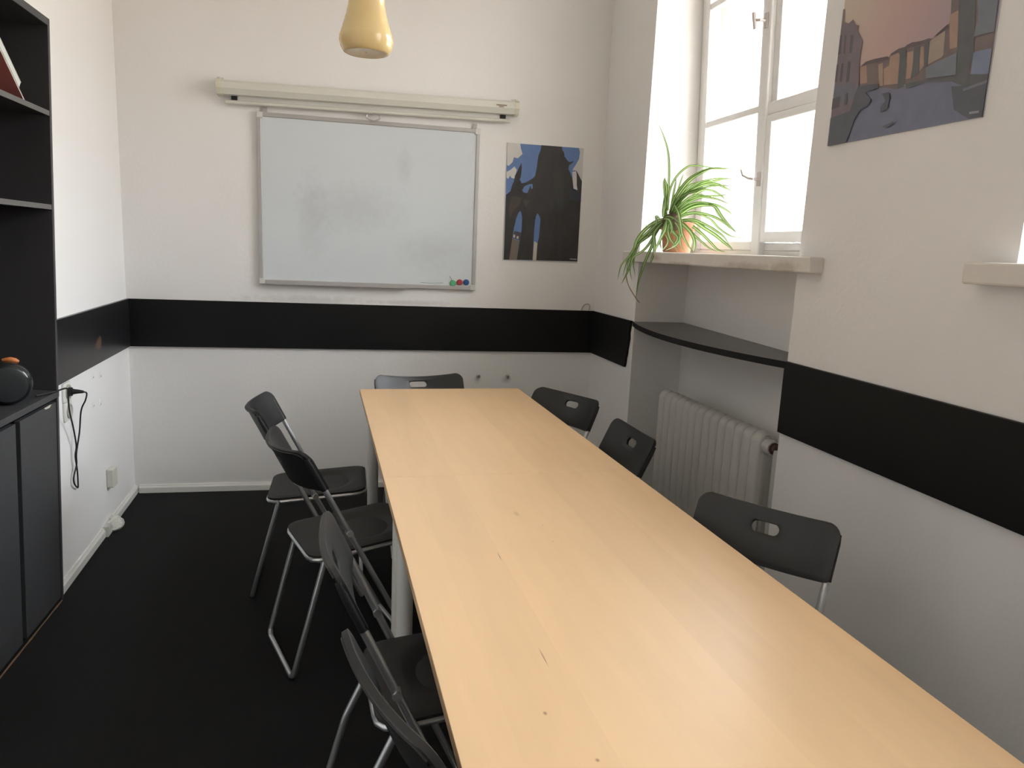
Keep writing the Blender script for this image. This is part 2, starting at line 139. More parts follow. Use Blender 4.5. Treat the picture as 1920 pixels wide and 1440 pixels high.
# ------------------------------------------------------------------ materials
def mat(name, col, rough=.6, metal=0, noise=None, bump=None, spec=.5, coat=0):
    m = bpy.data.materials.new(name); m.use_nodes = True; n = m.node_tree.nodes; l = m.node_tree.links
    p = n['Principled BSDF']; p.inputs['Base Color'].default_value = (*col, 1); p.inputs['Roughness'].default_value = rough
    p.inputs['Metallic'].default_value = metal; p.inputs['Specular IOR Level'].default_value = spec
    if coat: p.inputs['Coat Weight'].default_value = coat; p.inputs['Coat Roughness'].default_value = .08
    c = n.new('ShaderNodeTexCoord')
    if noise:                                        # (scale, amount, [stretch])
        t = n.new('ShaderNodeTexNoise'); t.inputs['Scale'].default_value = noise[0]; t.inputs['Detail'].default_value = 6
        if len(noise) > 2:
            mpg = n.new('ShaderNodeMapping'); mpg.inputs['Scale'].default_value = noise[2]; l.new(c.outputs['Object'], mpg.inputs[0]); l.new(mpg.outputs[0], t.inputs['Vector'])
        else: l.new(c.outputs['Object'], t.inputs['Vector'])
        x = n.new('ShaderNodeMix'); x.data_type = 'RGBA'
        x.inputs[6].default_value = (*[max(0, v*(1-noise[1])) for v in col], 1); x.inputs[7].default_value = (*[v*(1+noise[1]) for v in col], 1)
        l.new(t.outputs['Fac'], x.inputs[0]); l.new(x.outputs[2], p.inputs['Base Color'])
    if bump:                                         # (scale, strength, distance)
        t = n.new('ShaderNodeTexNoise'); t.inputs['Scale'].default_value = bump[0]; t.inputs['Detail'].default_value = 5
        l.new(c.outputs['Object'], t.inputs['Vector'])
        b = n.new('ShaderNodeBump'); b.inputs['Strength'].default_value = bump[1]; b.inputs['Distance'].default_value = bump[2]
        l.new(t.outputs['Fac'], b.inputs['Height']); l.new(b.outputs[0], p.inputs['Normal'])
    return m
def spots(m, pts, col, sharp=1.6, fac=1):
    """stains with their own place and shape: pts = [(x,y,z,rx,ry,rz)] in object space, ragged by noise"""
    n = m.node_tree.nodes; l = m.node_tree.links; p = n['Principled BSDF']; bc = p.inputs['Base Color']
    c = n.new('ShaderNodeTexCoord'); nz = n.new('ShaderNodeTexNoise'); nz.inputs['Scale'].default_value = 28; nz.inputs['Detail'].default_value = 6
    l.new(c.outputs['Object'], nz.inputs['Vector'])
    for s in pts:
        a = n.new('ShaderNodeVectorMath'); a.operation = 'SUBTRACT'; a.inputs[1].default_value = s[:3]; l.new(c.outputs['Object'], a.inputs[0])
        b = n.new('ShaderNodeVectorMath'); b.operation = 'DIVIDE'; b.inputs[1].default_value = s[3:6]; l.new(a.outputs[0], b.inputs[0])
        d = n.new('ShaderNodeVectorMath'); d.operation = 'LENGTH'; l.new(b.outputs[0], d.inputs[0])
        e = n.new('ShaderNodeMath'); e.operation = 'MULTIPLY_ADD'; e.inputs[1].default_value = sharp; l.new(nz.outputs['Fac'], e.inputs[0]); l.new(d.outputs['Value'], e.inputs[2])
        r = n.new('ShaderNodeMapRange'); r.inputs[1].default_value = .5*sharp+.25; r.inputs[2].default_value = .5*sharp+1.0; r.inputs[3].default_value = fac; r.inputs[4].default_value = 0
        l.new(e.outputs[0], r.inputs[0])
        x = n.new('ShaderNodeMix'); x.data_type = 'RGBA'; x.inputs[7].default_value = (*col, 1); l.new(r.outputs[0], x.inputs[0])
        if bc.links: l.new(bc.links[0].from_socket, x.inputs[6])
        else: x.inputs[6].default_value = bc.default_value
        l.new(x.outputs[2], bc)
    return m
M_WALL = mat('wall_paint', WALLC, .75, noise=(1.3, .025), bump=(55, .25, .003), spec=.25)
M_WALLB = mat('wall_paint_back', WALLC, .75, noise=(1.3, .025), bump=(55, .25, .003), spec=.25)
GR = (.22, .19, .15)
spots(M_WALLB, [(-.2, 4.32, 1.10, .45, .1, .035), (.35, 4.32, 1.10, .3, .1, .02), (.752, 4.32, .655, .03, .1, .03), (.93, 4.32, .655, .035, .1, .03)], GR, 1.2, .27)
M_TRIMW = mat('white_gloss_paint', (.80, .79, .75), .35, noise=(9, .04), bump=(30, .15, .002))
M_WIN = mat('window_paint', (.80, .79, .77), .4, noise=(14, .05), bump=(40, .2, .002))
M_SILL = spots(mat('sill_paint', (.74, .70, .65), .5, noise=(16, .10), bump=(35, .3, .003)), [(.95, -.06, 1.42, .06, .1, .02), (1.75, -.06, 1.405, .2, .1, .02), (2.0, -.06, 1.41, .1, .1, .03), (1.2, -.06, 1.4, .16, .1, .012)], (.42, .34, .27), 1.4, .6)
M_CEIL = mat('ceiling_paint', (.80, .79, .76), .8)
M_BAND = mat('black_board', (.0075, .0078, .0082), .5, noise=(3, .3), bump=(90, .08, .001), spec=.22)
M_BANDL = spots(mat('black_board_scorched', (.012, .012, .0135), .34, noise=(3, .3), bump=(90, .08, .001)), [(.60, .01, .915, .055, .1, .03), (.575, .01, .94, .025, .1, .02)], (.16, .085, .045), 1.8, .8)
M_BOOK = mat('black_laminate', (.048, .049, .051), .45, noise=(40, .2), bump=(160, .06, .001))
M_BOOKE = mat('black_laminate_edge', (.050, .047, .050), .45)
M_SHELFE = mat('grey_shelf_edge', (.12, .115, .11), .5)  # front faces of the bookcase shelves, lighter grey than the boards
M_CHIP = mat('torn_chipboard', (.62, .55, .48), .8)
M_CARPET = mat('black_carpet', (.0215, .0212, .0215), .92, noise=(320, .55), bump=(420, .9, .006), spec=.12)
M_PLASTIC = mat('black_plastic', (.014, .0138, .014), .40, bump=(500, .10, .0006))
M_SEAT = mat('seat_plastic', (.020, .0195, .019), .55, bump=(420, .25, .001))
M_STEEL = mat('grey_steel', (.62, .63, .64), .30, .85)
M_ALU = mat('aluminium', (.48, .47, .46), .42, .5)
M_LEG = mat('white_leg_paint', (.80, .79, .74), .4)
M_BOARD = spots(mat('whiteboard_enamel', (.66, .70, .72), .22, noise=(2.5, .05)), [(.02, 4.30, 1.62, .35, .2, .16), (.45, 4.30, 1.40, .22, .2, .13), (.30, 4.30, 1.85, .05, .2, .12), (-.2, 4.3, 1.55, .10, .2, .3)], (.50, .52, .53), 1.0, .35)
M_INK = mat('marker_ink', (.16, .17, .17), .6)
M_SCREEN = mat('screen_case_paint', (.68, .67, .60), .4)
M_SCREENF = mat('screen_fabric', (.70, .70, .66), .7)
M_BLACK = mat('black_rubber', (.01, .01, .011), .5)
M_BROWN = mat('label_print', (.22, .15, .07), .6)
M_RAD = mat('radiator_enamel', (.60, .585, .555), .35, noise=(20, .04), bump=(45, .15, .002))
M_RUST = mat('rusty_brass', (.12, .06, .045), .5, .4)
M_POT = mat('terracotta', (.50, .21, .12), .8, noise=(20, .18), bump=(60, .2, .002))
M_SOIL = mat('soil_roots', (.13, .085, .055), .95, noise=(60, .5), bump=(60, 1, .01))
M_SOCK = mat('socket_plastic', (.74, .73, .68), .4)
M_RED = mat('red_cover', (.60, .20, .18), .4)
M_PAGE = mat('pale_pages', (.66, .67, .62), .6)
M_GREYC = mat('grey_cover', (.40, .41, .42), .5)
M_ORANGE = mat('orange_plastic', (.62, .20, .055), .5)
M_GLOSSB = mat('glossy_black', (.016, .018, .018), .18)
def leafmat(name, col):
    m = mat(name, col, .42, noise=(18, .2)); n = m.node_tree.nodes; l = m.node_tree.links; p = n['Principled BSDF']
    t = n.new('ShaderNodeBsdfTranslucent'); l.new(p.inputs['Base Color'].links[0].from_socket, t.inputs[0])
    x = n.new('ShaderNodeMixShader'); x.inputs[0].default_value = .33; l.new(p.outputs[0], x.inputs[1]); l.new(t.outputs[0], x.inputs[2]); l.new(x.outputs[0], n['Material Output'].inputs[0])
    return m
M_GREEN = leafmat('leaf_green', (.085, .18, .03)); M_CREAM = leafmat('leaf_stripe', (.36, .45, .20))
def glass():
    m = bpy.data.materials.new('window_glass'); m.use_nodes = True; n = m.node_tree.nodes; l = m.node_tree.links; n.remove(n['Principled BSDF'])
    t = n.new('ShaderNodeBsdfTransparent'); t.inputs[0].default_value = (.95, .965, .96, 1); g = n.new('ShaderNodeBsdfGlossy'); g.inputs['Roughness'].default_value = .03
    x = n.new('ShaderNodeMixShader'); lw = n.new('ShaderNodeLayerWeight'); lw.inputs[0].default_value = .5
    p5 = n.new('ShaderNodeMath'); p5.operation = 'POWER'; p5.inputs[1].default_value = 5; l.new(lw.outputs['Facing'], p5.inputs[0])
    sch = n.new('ShaderNodeMath'); sch.operation = 'MULTIPLY_ADD'; sch.inputs[1].default_value = .96; sch.inputs[2].default_value = .04; l.new(p5.outputs[0], sch.inputs[0]); l.new(sch.outputs[0], x.inputs[0])
    l.new(t.outputs[0], x.inputs[1]); l.new(g.outputs[0], x.inputs[2]); l.new(x.outputs[0], n['Material Output'].inputs[0])
    return m
M_GLASS = glass()
def amber():
    m = mat('amber_opal_glass', AMBER, .12, noise=(6, .06)); p = m.node_tree.nodes['Principled BSDF']
    p.inputs['Subsurface Weight'].default_value = .35; p.inputs['Subsurface Radius'].default_value = (.05, .03, .012); p.inputs['Subsurface Scale'].default_value = .5
    return m
M_AMBER = amber()
def wood():
    m = mat('birch_veneer', WOODC, .33, spec=.55); n = m.node_tree.nodes; l = m.node_tree.links; p = n['Principled BSDF']
    c = n.new('ShaderNodeTexCoord')
    def noise(scale, sc3, det=5, dist=0):
        mp = n.new('ShaderNodeMapping'); mp.inputs['Scale'].default_value = sc3; l.new(c.outputs['Object'], mp.inputs[0])
        t = n.new('ShaderNodeTexNoise'); t.inputs['Scale'].default_value = scale; t.inputs['Detail'].default_value = det; t.inputs['Distortion'].default_value = dist
        l.new(mp.outputs[0], t.inputs['Vector']); return t.outputs['Fac']
    sep = n.new('ShaderNodeSeparateXYZ'); l.new(c.outputs['Object'], sep.inputs[0])
    fl = n.new('ShaderNodeMath'); fl.operation = 'MULTIPLY_ADD'; fl.inputs[1].default_value = 1/.132; fl.inputs[2].default_value = .35; l.new(sep.outputs['X'], fl.inputs[0])
    f2 = n.new('ShaderNodeMath'); f2.operation = 'FLOOR'; l.new(fl.outputs[0], f2.inputs[0])
    wn = n.new('ShaderNodeTexWhiteNoise'); wn.noise_dimensions = '1D'; l.new(f2.outputs[0], wn.inputs['W'])
    a = noise(3.2, (5, .7, 1), 6, .6); b = noise(60, (3, .12, 1), 3); d = noise(1.4, (1, 1, 1), 3)
    def madd(x, k, y):
        q = n.new('ShaderNodeMath'); q.operation = 'MULTIPLY_ADD'; q.inputs[1].default_value = k; l.new(x, q.inputs[0])
        if isinstance(y, float): q.inputs[2].default_value = y
        else: l.new(y, q.inputs[2])
        return q.outputs[0]
    f = madd(wn.outputs['Value'], .20, madd(a, .60, madd(b, .15, madd(d, .3, -.29))))
    cr = n.new('ShaderNodeValToRGB'); l.new(f, cr.inputs[0]); e = cr.color_ramp.elements
    e[0].position = .0; e[0].color = (*[v*.88 for v in WOODC], 1); e[1].position = .8; e[1].color = (*[min(1, v*1.10) for v in WOODC], 1)
    l.new(cr.outputs[0], p.inputs['Base Color'])
    return m
M_WOOD = wood(); M_WOOD2 = wood()
spots(M_WOOD2, [(.189, -1.045, .74, .0016, .036, .02), (.212, -.618, .74, .0018, .030, .02), (.146, -1.197, .74, .004, .006, .02), (.367, -.445, .74, .002, .003, .02), (.361, -.55, .74, .002, .003, .02), (.187, -1.312, .74, .004, .005, .02)], (.26, .12, .07), .5, .75)
spots(M_WOOD2, [(.321, -.353, .74, .008, .022, .02)], (.50, .30, .15), .8, .5)
M_WOODE = mat('birch_edge', (.66, .46, .27), .5, noise=(30, .15))

# ------------------------------------------------------------------ the room
CZ = 3.30
m = boxes(((-2.2, -2.0, -.12), (2.6, 5.0, 0))); struct(m.build('floor', M_CARPET))
m = boxes(((-2.2, -2.0, CZ), (2.6, 5.0, CZ+.12))); struct(m.build('ceiling', M_CEIL))
m = boxes(((-2.2, 4.3245, 0), (2.6, 4.6, CZ))); struct(m.build('wall_back', M_WALLB))
m = boxes(((-2.2, -2.0, 0), (2.6, -1.8, CZ))); struct(m.build('wall_front', M_WALL))
m = MB()
A0, A1 = 1.270, 2.42                     # alcove for the bookcase
for a, b in ((( -.3, -.6, 0), (A0, 0, CZ)), ((A0, -.6, 2.26), (A1, 0, CZ)), ((A0, -.6, 0), (A1, -.45, 2.26)), ((A1, -.6, 0), (6.3, 0, CZ))): m.box(a, b, 0, ML)
struct(m.build('wall_left', M_WALL))
m = MB(); W1, W2 = .6245, 1.995; DS = 2.843-.6245
SB, ST = 1.395, 3.06
for a, b in (((-.3, 0, 0), (W1, .34, CZ)), ((W1, 0, ST), (W2, .34, CZ)), ((W2, 0, 0), (W1+DS, .34, CZ)), ((W1+DS, 0, ST), (W2+DS, .34, CZ)), ((W1+DS, 0, 0), (W2+DS, .34, SB)), ((W2+DS, 0, 0), (6.4, .34, CZ)),
             ((-.3, .34, 0), (W1-.12, .70, CZ)), ((W1-.12, .34, ST+.06), (W2+.12, .70, CZ)), ((W1-.12, .34, 0), (W2+.12, .70, SB)), ((W2+.12, .34, 0), (W1+DS-.12, .70, CZ)), ((W1+DS-.12, .34, ST+.06), (W2+DS+.12, .70, CZ)), ((W1+DS-.12, .34, 0), (W2+DS+.12, .70, SB)), ((W2+DS+.12, .34, 0), (6.4, .70, CZ))): m.box(a, b, 0, MR)
m.prism([(W1, .285), (W2, .145), (W2, .34), (W1, .34)], 0, SB, 0, MR)          # back of the radiator niche
struct(m.build('wall_right', M_WALL))
# black protective boards round the room, white baseboards
ZB, ZT = .828, 1.084
m = boxes(((-1.160, 4.3105, ZB), (1.459, 4.3245, ZT))); struct(m.build('trim_1', M_BAND, bevel=.002))
m = boxes(((.014, 0, ZB), (A0+.02, .014, ZT))); struct(m.build('trim_2', M_BANDL, bevel=.002, mw=ML))
rag = [(0, ZB), (.553, ZB), (.562, ZB+.02), (.566, ZB+.05), (.575, ZB+.075), (.578, ZB+.10), (.586, ZB+.13), (.592, ZB+.16), (.588, ZB+.19), (.600, ZT-.012), (.602, ZT), (0, ZT)]
m = MB(); m.prism(rag, 0, .013, 0, Matrix(((1, 0, 0, 0), (0, 0, -1, 0), (0, 1, 0, 0), (0, 0, 0, 1)))); struct(m.build('trim_3', M_BAND, bevel=.0015, mw=MR))
m = boxes(((1.998, -.014, ZB), (6.05, 0, ZT))); struct(m.build('trim_4', M_BAND, bevel=.002, mw=MR))
def skirting(name, L, mw, side, s0=0):
    pr = [(0, 0), (.014, 0), (.014, .030), (.009, .038), (.006, .046), (0, .046)]
    m = MB(); vs = [(s0, side*y, z) for y, z in pr]+[(L, side*y, z) for y, z in pr]; k = len(pr)
    m.add(vs, [list(range(k)), [k+i for i in range(k)][::-1]]+[((i+1) % k, i, k+i, k+(i+1) % k) for i in range(k)])
    return struct(m.build(name, M_TRIMW, mw=mw))
skirting('baseboard_left', A0-.002, ML, 1)
skirting('baseboard_back', 2.60, T(1.459, 4.3245, 0, PI), 1, .006)
skirting('baseboard_right', W1, MR, -1, .014)
skirting('baseboard_front', 4.3, T(-1.4, -1.8, 0), 1)

# ------------------------------------------------------------------ windows
TILT = -.05
def make_window(name, ds, full):
    root = bpy.data.objects.new(name, None); COL.objects.link(root); root['kind'] = 'structure'
    root.matrix_world = MR @ Matrix.Translation((ds, 0, 0))
    Q = Matrix.Translation((0, .305, 1.452)) @ Matrix.Rotation(-TILT, 4, 'X')
    def part(nm, bs, mt=M_WIN, bev=.004, par=root):
        m = MB()
        for a, b in bs: m.box(a, b, 0, Q)
        return m.build(nm, mt, par, bevel=bev)
    H = 1.60
    part('frame', [((.628, 0, -.02), (.675, .075, H)), ((1.945, 0, -.02), (1.992, .075, H)), ((.675, 0, H-.05), (1.945, .075, H)), ((.675, .0, -.02), (1.945, .075, .022))])
    s = part('casement', [((.675, -.008, .022), (.713, .045, H-.05)), ((1.192, -.008, .022), (1.234, .045, H-.05)), ((.713, -.006, .022), (1.192, .043, .062)), ((.713, -.006, H-.09), (1.192, .043, H-.05))])
    part('muntin', [((.713, -.004, .620), (1.192, .036, .650))], par=s); part('muntin', [((.713, -.004, 1.173), (1.192, .036, 1.203))], par=s)
    part('glass_pane', [((.712, .018, .06), (1.193, .022, H-.088))], M_GLASS, 0, s)
    part('mullion', [((1.230, -.030, -.02), (1.294, .05, H))], bev=.008)
    s = part('casement', [((1.294, -.008, .63), (1.338, .045, H-.05)), ((1.903, -.008, .022), (1.945, .045, H-.05)), ((1.338, -.006, H-.09), (1.903, .043, H-.05)), ((1.294, .0, .022), (1.903, .045, .055))])
    part('transom', [((1.290, -.022, .592), (1.945, .045, .645))], par=s)
    part('muntin', [((1.338, -.004, 1.173), (1.903, .036, 1.203))], par=s)
    part('glass_pane', [((1.337, .018, .64), (1.905, .022, H-.088))], M_GLASS, 0, s)
    v = part('vent_sash', [((1.298, -.028, .058), (1.336, .02, .592)), ((1.872, -.028, .058), (1.903, .02, .592)), ((1.336, -.028, .058), (1.872, .02, .104)), ((1.336, -.028, .560), (1.872, .02, .592))])
    part('glass_pane', [((1.335, -.004, .10), (1.873, 0, .562))], M_GLASS, 0, v)
    # outer window of the box window
    O = .17
    s = part('outer_frame', [((.50, O, -.02), (.575, O+.06, H+.03)), ((.575, O+.02, -.02), (.675, O+.05, H+.03)), ((2.03, O, -.02), (2.12, O+.06, H+.03)), ((.60, O, -.02), (2.03, O+.06, .05)), ((.60, O, H-.02), (2.03, O+.06, H+.03)), ((1.25, O, .05), (1.36, O+.06, H-.02)), ((.60, O+.01, .66), (2.03, O+.05, .70))])
    part('glass_pane', [((.60, O+.03, .05), (1.25, O+.034, H-.02)), ((1.36, O+.03, .05), (2.03, O+.034, H-.02))], M_GLASS, 0, s)
    def latch(s0, z0, y0=-.032, big=0):
        m = MB()
        m.box((s0-.012, y0-.004, z0-.03), (s0+.012, y0, z0+.03), 0, Q)
        m.tube([Q @ Vector(p) for p in ((s0, y0, z0), (s0, y0-.03, z0), (s0-.02, y0-.04, z0+.004))], .006)
        g = [(s0-.028, y0-.045, z0+.035), (s0-.016, y0-.042, z0-.035)] if big else [(s0-.018, y0-.040, z0+.004), (s0-.060, y0-.045, z0+.02), (s0-.075, y0-.045, z0+.045)]
        m.tube([Q @ Vector(p) for p in g], .008 if big else .005)
        o = m.build('latch', mat('latch_metal', (.55, .50, .48), .35, .5), root, smooth=40)
    latch(1.262, .98, big=1); latch(1.272, .33)
    latch(1.300, .40, .170)
    # deep painted sill on its own slab
    m = boxes(((.525, -.055, 1.395), (2.135, .0, 1.449)), ((W1+.002, .0, 1.395), (W2-.002, .335, 1.449))); m.build('windowsill', M_SILL, root, bevel=.006)
    return root
make_window('window_1', 0, True); make_window('window_2', DS, False)

# curved black shelf in the niche
m = MB(); arc = []
for i in range(33):
    s = .603+(2.02-.603)*i/32; q = (s-1.3115)/.7085; arc.append((s, -.115*(1-q*q)-.001))
poly = arc+[(1.990, -.001), (1.990, .147), (W1+.003, .283), (W1+.003, -.001)]
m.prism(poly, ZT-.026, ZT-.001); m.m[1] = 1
tag(m.build('shelf', [M_BAND, mat('shelf_top_sheen', (.085, .082, .08), .32, noise=(14, .15))], mw=MR, smooth=30), 'curved black shelf bridging the radiator niche under the windowsill', 'shelf')  # top face coloured greyer to carry the niche wall's grazing reflection

# ------------------------------------------------------------------ radiator
rad = thing('radiator', 'white ribbed column radiator standing in the niche below the curved shelf', 'radiator', MR)
def section_mb():
    def out(ins):
        a, b, z0, z1, r = .046+ins, .128-ins, .13+ins, .772-ins, .040
        P = []
        for cx, cz, t0 in ((b-r, z1-r, 0), (a+r, z1-r, 90), (a+r, z0+r, 180), (b-r, z0+r, 270)):
            for k in range(6): t = math.radians(t0+18*k); P.append((cx+r*math.cos(t), cz+r*math.sin(t)))
        return P
    m = MB(); L = [(-.031, .012), (-.024, .003), (-.012, 0), (.012, 0), (.024, .003), (.031, .012)]; vs = []; fs = []; n = 24
    for x, i in L: vs += [(x, p[0], p[1]) for p in out(i)]
    for k in range(5):
        for j in range(n): fs.append((k*n+j, k*n+(j+1) % n, (k+1)*n+(j+1) % n, (k+1)*n+j))
    fs += [list(range(n))[::-1], [5*n+j for j in range(n)]]
    m.add(vs, fs); return m
s0 = section_mb().build('section', M_RAD, rad, smooth=50); s0.location = (.915, 0, 0)
for k in range(1, 14):
    c = s0.copy(); COL.objects.link(c); c.parent = rad; c.location = (.915+.0655*k, 0, 0)
for z in (.72, .18):
    m = MB(); m.tube([(.885, .087, z), (1.80, .087, z)], .018); m.build('connecting_pipe', M_RAD, rad, smooth=40)
m = MB(); m.tube(bend([(1.87, .087, .72), (1.87, .087, .40), (1.87, .087, .0)], .02), .016); m.tube([(1.80, .087, .72), (1.845, .087, .72)], .030); m.build('riser_pipe', M_RAD, rad, smooth=40)
m = MB(); m.tube([(1.843, .087, .72), (1.852, .087, .72)], .024); m.tube([(1.852, .087, .72), (1.868, .087, .72)], .019); m.build('valve', M_RUST, rad, smooth=40)
for s in (.895, 1.745): boxes(((s, .06, 0), (s+.04, .115, .14))).build('foot', M_RAD, rad, bevel=.004)

# ------------------------------------------------------------------ tables
def make_table(x, y, L, label, wd):
    r = thing('table', label, 'table', T(x, y, 0, .0371), 'wooden tables set end to end')
    m = MB(); m.box((0, -L, .7185), (.788, 0, .740)); 
    # top and underside veneer, edge band a second material
    m.m = [0, 0, 1, 1, 1, 1]
    m.build('tabletop', [wd, M_WOODE], r, bevel=.0012)
    for sx in (.062, .726):
        for yy in (-.065, -L+.065):
            q = MB(); q.lathe([(.024, 0), (.026, .01), (.026, .70), (.034, .705), (.034, .7185)], 28, 0, Matrix.Translation((sx, yy, 0))); q.build('leg', M_LEG, r, smooth=40)
    return r
c37, s37 = math.cos(.0371), math.sin(.0371)
make_table(.0509, 3.5698, 1.40, 'pale birch-topped table standing nearer the whiteboard, farther of two', M_WOOD)
make_table(.0509+s37*1.4004, 3.5698-c37*1.4004, 1.70, 'pale birch-topped table nearest the viewer, with scratches on its top', M_WOOD2)

# ------------------------------------------------------------------ folding chairs
def make_chair(label, mw, w=.208, zs=1.0, sag=.070, xt=-.210, x0=-.188, tk=1.0, lip=.011, hc=.066, k=.52, dip=.018, name='folding_chair'):
    r = thing(name, label, 'chair', mw, 'black folding chairs around the table')
    zt = .788*zs; h = .150         # backward lean: dx per dz
    ux, uz = k/math.hypot(k, 1), -1/math.hypot(k, 1)                           # unit vector down the back
    nx, nz = -uz, ux                                                           # unit normal, forward
    def P(y, v, t):       # y across, v down the back, t forward
        x = xt-sag*(1-(y/w)**2)
        return (x+v*ux+t*nx, y, zt+v*uz+t*nz)
    vb = lambda y: h+.016*(1-(y/w)**2); vt = lambda y: dip*(1-(y/w)**2)
    # closed outline (y, v) round the panel and round the hand hole
    N = 144; hw, hh = .041*w/.206, .0155
    def outer(a):
        dy, dv = math.cos(a), math.sin(a); lo, hi = 0, .4
        def inside(t):
            y, v = dy*t, hc+dv*t
            if abs(y) > w: return False
            if v < vt(y) or v > vb(y): return False
            for rr, top in ((.034, 1), (.014, 0)):
                cyy = w-rr; cv = vt(cyy)+rr if top else vb(cyy)-rr
                if abs(y) > cyy and ((top and v < cv) or (not top and v > cv)) and math.hypot(abs(y)-cyy, v-cv) > rr: return False
            return True
        for _ in range(40):
            mid = (lo+hi)/2
            if inside(mid): lo = mid
            else: hi = mid
        return dy*lo, hc+dv*lo
    def inner(a):
        dy, dv = math.cos(a), math.sin(a); lo, hi = 0, .2
        for _ in range(40):
            t = (lo+hi)/2; y, v = abs(dy*t), abs(dv*t); q = hw-hh
            ok = v < hh if y < q else math.hypot(y-q, v) < hh
            if ok: lo = t
            else: hi = t
        return dy*lo, hc+dv*lo
    # sample angles denser near the corners
    ang = sorted(set([2*PI*i/N for i in range(N)]+[s*math.atan2(v-hc, y)+(2*PI if s*math.atan2(v-hc, y) < 0 else 0) for y in (w-.002, w-.01, w-.02, w-.034, -w+.034, -w+.02, -w+.01, -w+.002) for v in (.0, .006, .015, .034, .136, .146, h) for s in (1,)]))
    ang = [a % (2*PI) for a in ang]; ang = sorted(ang); ang = [a for i, a in enumerate(ang) if i == 0 or a-ang[i-1] > .004]; N = len(ang)
    lay = [0, .03, .2, .4, .6, .8, .95, 1.0]; th = [q*tk for q in (.0045, .0062, .0062, .0062, .0062, .0066, .0072, .0054)]
    vs = []; fs = []; K = len(lay)
    for side in (1, -1):
        for li, f in enumerate(lay):
            for a in ang:
                o, i_ = outer(a), inner(a); y = i_[0]+(o[0]-i_[0])*f; v = i_[1]+(o[1]-i_[1])*f
                vs.append(P(y, v, side*th[li]))
    F = lambda s, l, j: (s*K+l)*N+j % N
    for j in range(N):
        for l in range(K-1):
            fs.append((F(0, l, j), F(0, l, j+1), F(0, l+1, j+1), F(0, l+1, j))); fs.append((F(1, l, j+1), F(1, l, j), F(1, l+1, j), F(1, l+1, j+1)))
        fs.append((F(0, K-1, j), F(0, K-1, j+1), F(1, K-1, j+1), F(1, K-1, j))); fs.append((F(0, 0, j+1), F(0, 0, j), F(1, 0, j), F(1, 0, j+1)))
    m = MB(); m.add(vs, fs)
    for s in (1, -1): m.tube([P(s*(w-.008), v, -.004) for v in (.026, .05, .1, h-.004)], [.008, .0105, .0105, .0105], 12)   # sleeves over the tubes
    pv = []; fl = []; n_ = 24                       # rolled lip along the top edge
    for i in range(n_+1):
        y = (w-.016)*(2*i/n_-1); v = vt(y)+.003+(.012*max(0, (abs(y)-(w-.045))/.029)**2)
        pv += [P(y, v, .004), P(y, v, -lip), P(y, v+.007, -lip), P(y, v+.009, .004)]
    for i in range(n_):
        for j in range(4): fl.append((i*4+j, i*4+(j+1) % 4, (i+1)*4+(j+1) % 4, (i+1)*4+j))
    fl += [(3, 2, 1, 0), (n_*4, n_*4+1, n_*4+2, n_*4+3)]; m.add(pv, fl)
    m.build('backrest', M_PLASTIC, r, smooth=42)
    # long tubes: backrest to front foot
    yb = w-.010
    for s in (1, -1):
        m = MB(); a = Vector(P(s*(w-.008), .10, -.004)); d = Vector((ux, 0, uz)); t = (a.z-.011)/-d.z; e = a+d*t; e.y = s*(w-.010)
        m.tube([a, a+(e-a)*.5, e], .0095, 12); m.build('front_leg', M_STEEL, r, smooth=40)
        ex = e.x
        m = MB(); q = a+(e-a)*((a.z-.50)/(a.z-.011)); m.tube([q+Vector((0, -s*.014, 0)), q+Vector((0, s*.013, 0))], .011, 10); m.build('pivot_bolt', M_STEEL, r, smooth=40)
    m = MB(); m.tube([(ex, -(w-.010), .011), (ex, w-.010, .011)], .009, 10); m.build('front_stretcher', M_STEEL, r, smooth=40)
    # rear U leg
    sw = .166
    for s in (1, -1):
        m = MB(); m.tube(bend([(x0+.05, s*sw, .415), (-.190, s*sw, .225), (-.246, s*sw, .020), (-.249, s*(sw-.022), .0095)], .02), .0095, 12); m.build('rear_leg', M_STEEL, r, smooth=40)
    m = MB(); m.tube([(-.249, -(sw-.02), .0095), (-.249, sw-.02, .0095)], .009, 10); m.build('rear_stretcher', M_STEEL, r, smooth=40)
    # seat: dished plastic pan in a steel rim
    sw2 = .172; x1 = .200
    def seat_out(a, ins=0):
        dx, dy = math.cos(a), math.sin(a); lo, hi = 0, .5; cx = (x0+x1)/2; hx, hy = (x1-x0)/2-ins, sw2-ins; rr = .052-ins
        for _ in range(36):
            t = (lo+hi)/2; x, y = abs(dx*t), abs(dy*t); ok = x < hx and y < hy and not (x > hx-rr and y > hy-rr and math.hypot(x-hx+rr, y-hy+rr) > rr)
            if ok: lo = t
            else: hi = t
        return cx+dx*lo, dy*lo
    zz = lambda x: .424+(x-x0)/(x1-x0)*.032
    NS = 72; LS = [.02, .15, .3, .42, .5, .56, .62, .67, .72, .77, .82, .88, .94, .98, 1.0]; vs = []; fs = []
    for f in LS:
        for j in range(NS):
            x, y = seat_out(2*PI*j/NS); x = (x0+x1)/2+(x-(x0+x1)/2)*f; y *= f
            rad_ = math.hypot((x-.045)/.125, y/.140); q = min(1, max(0, (1-rad_)/.45)); dip = -.015*(q*q*(3-2*q))
            vs.append((x, y, zz(x)+dip+(0 if f < .98 else -.003)))
    nb = len(vs)
    for j in range(NS):
        x, y = seat_out(2*PI*j/NS, .002); vs.append((x, y, zz(x)-.012))
    for l in range(len(LS)):
        for j in range(NS): fs.append((l*NS+j, l*NS+(j+1) % NS, (l+1)*NS+(j+1) % NS, (l+1)*NS+j)[::-1])
    fs.append([j for j in range(NS)]); fs.append([nb+j for j in range(NS)][::-1])
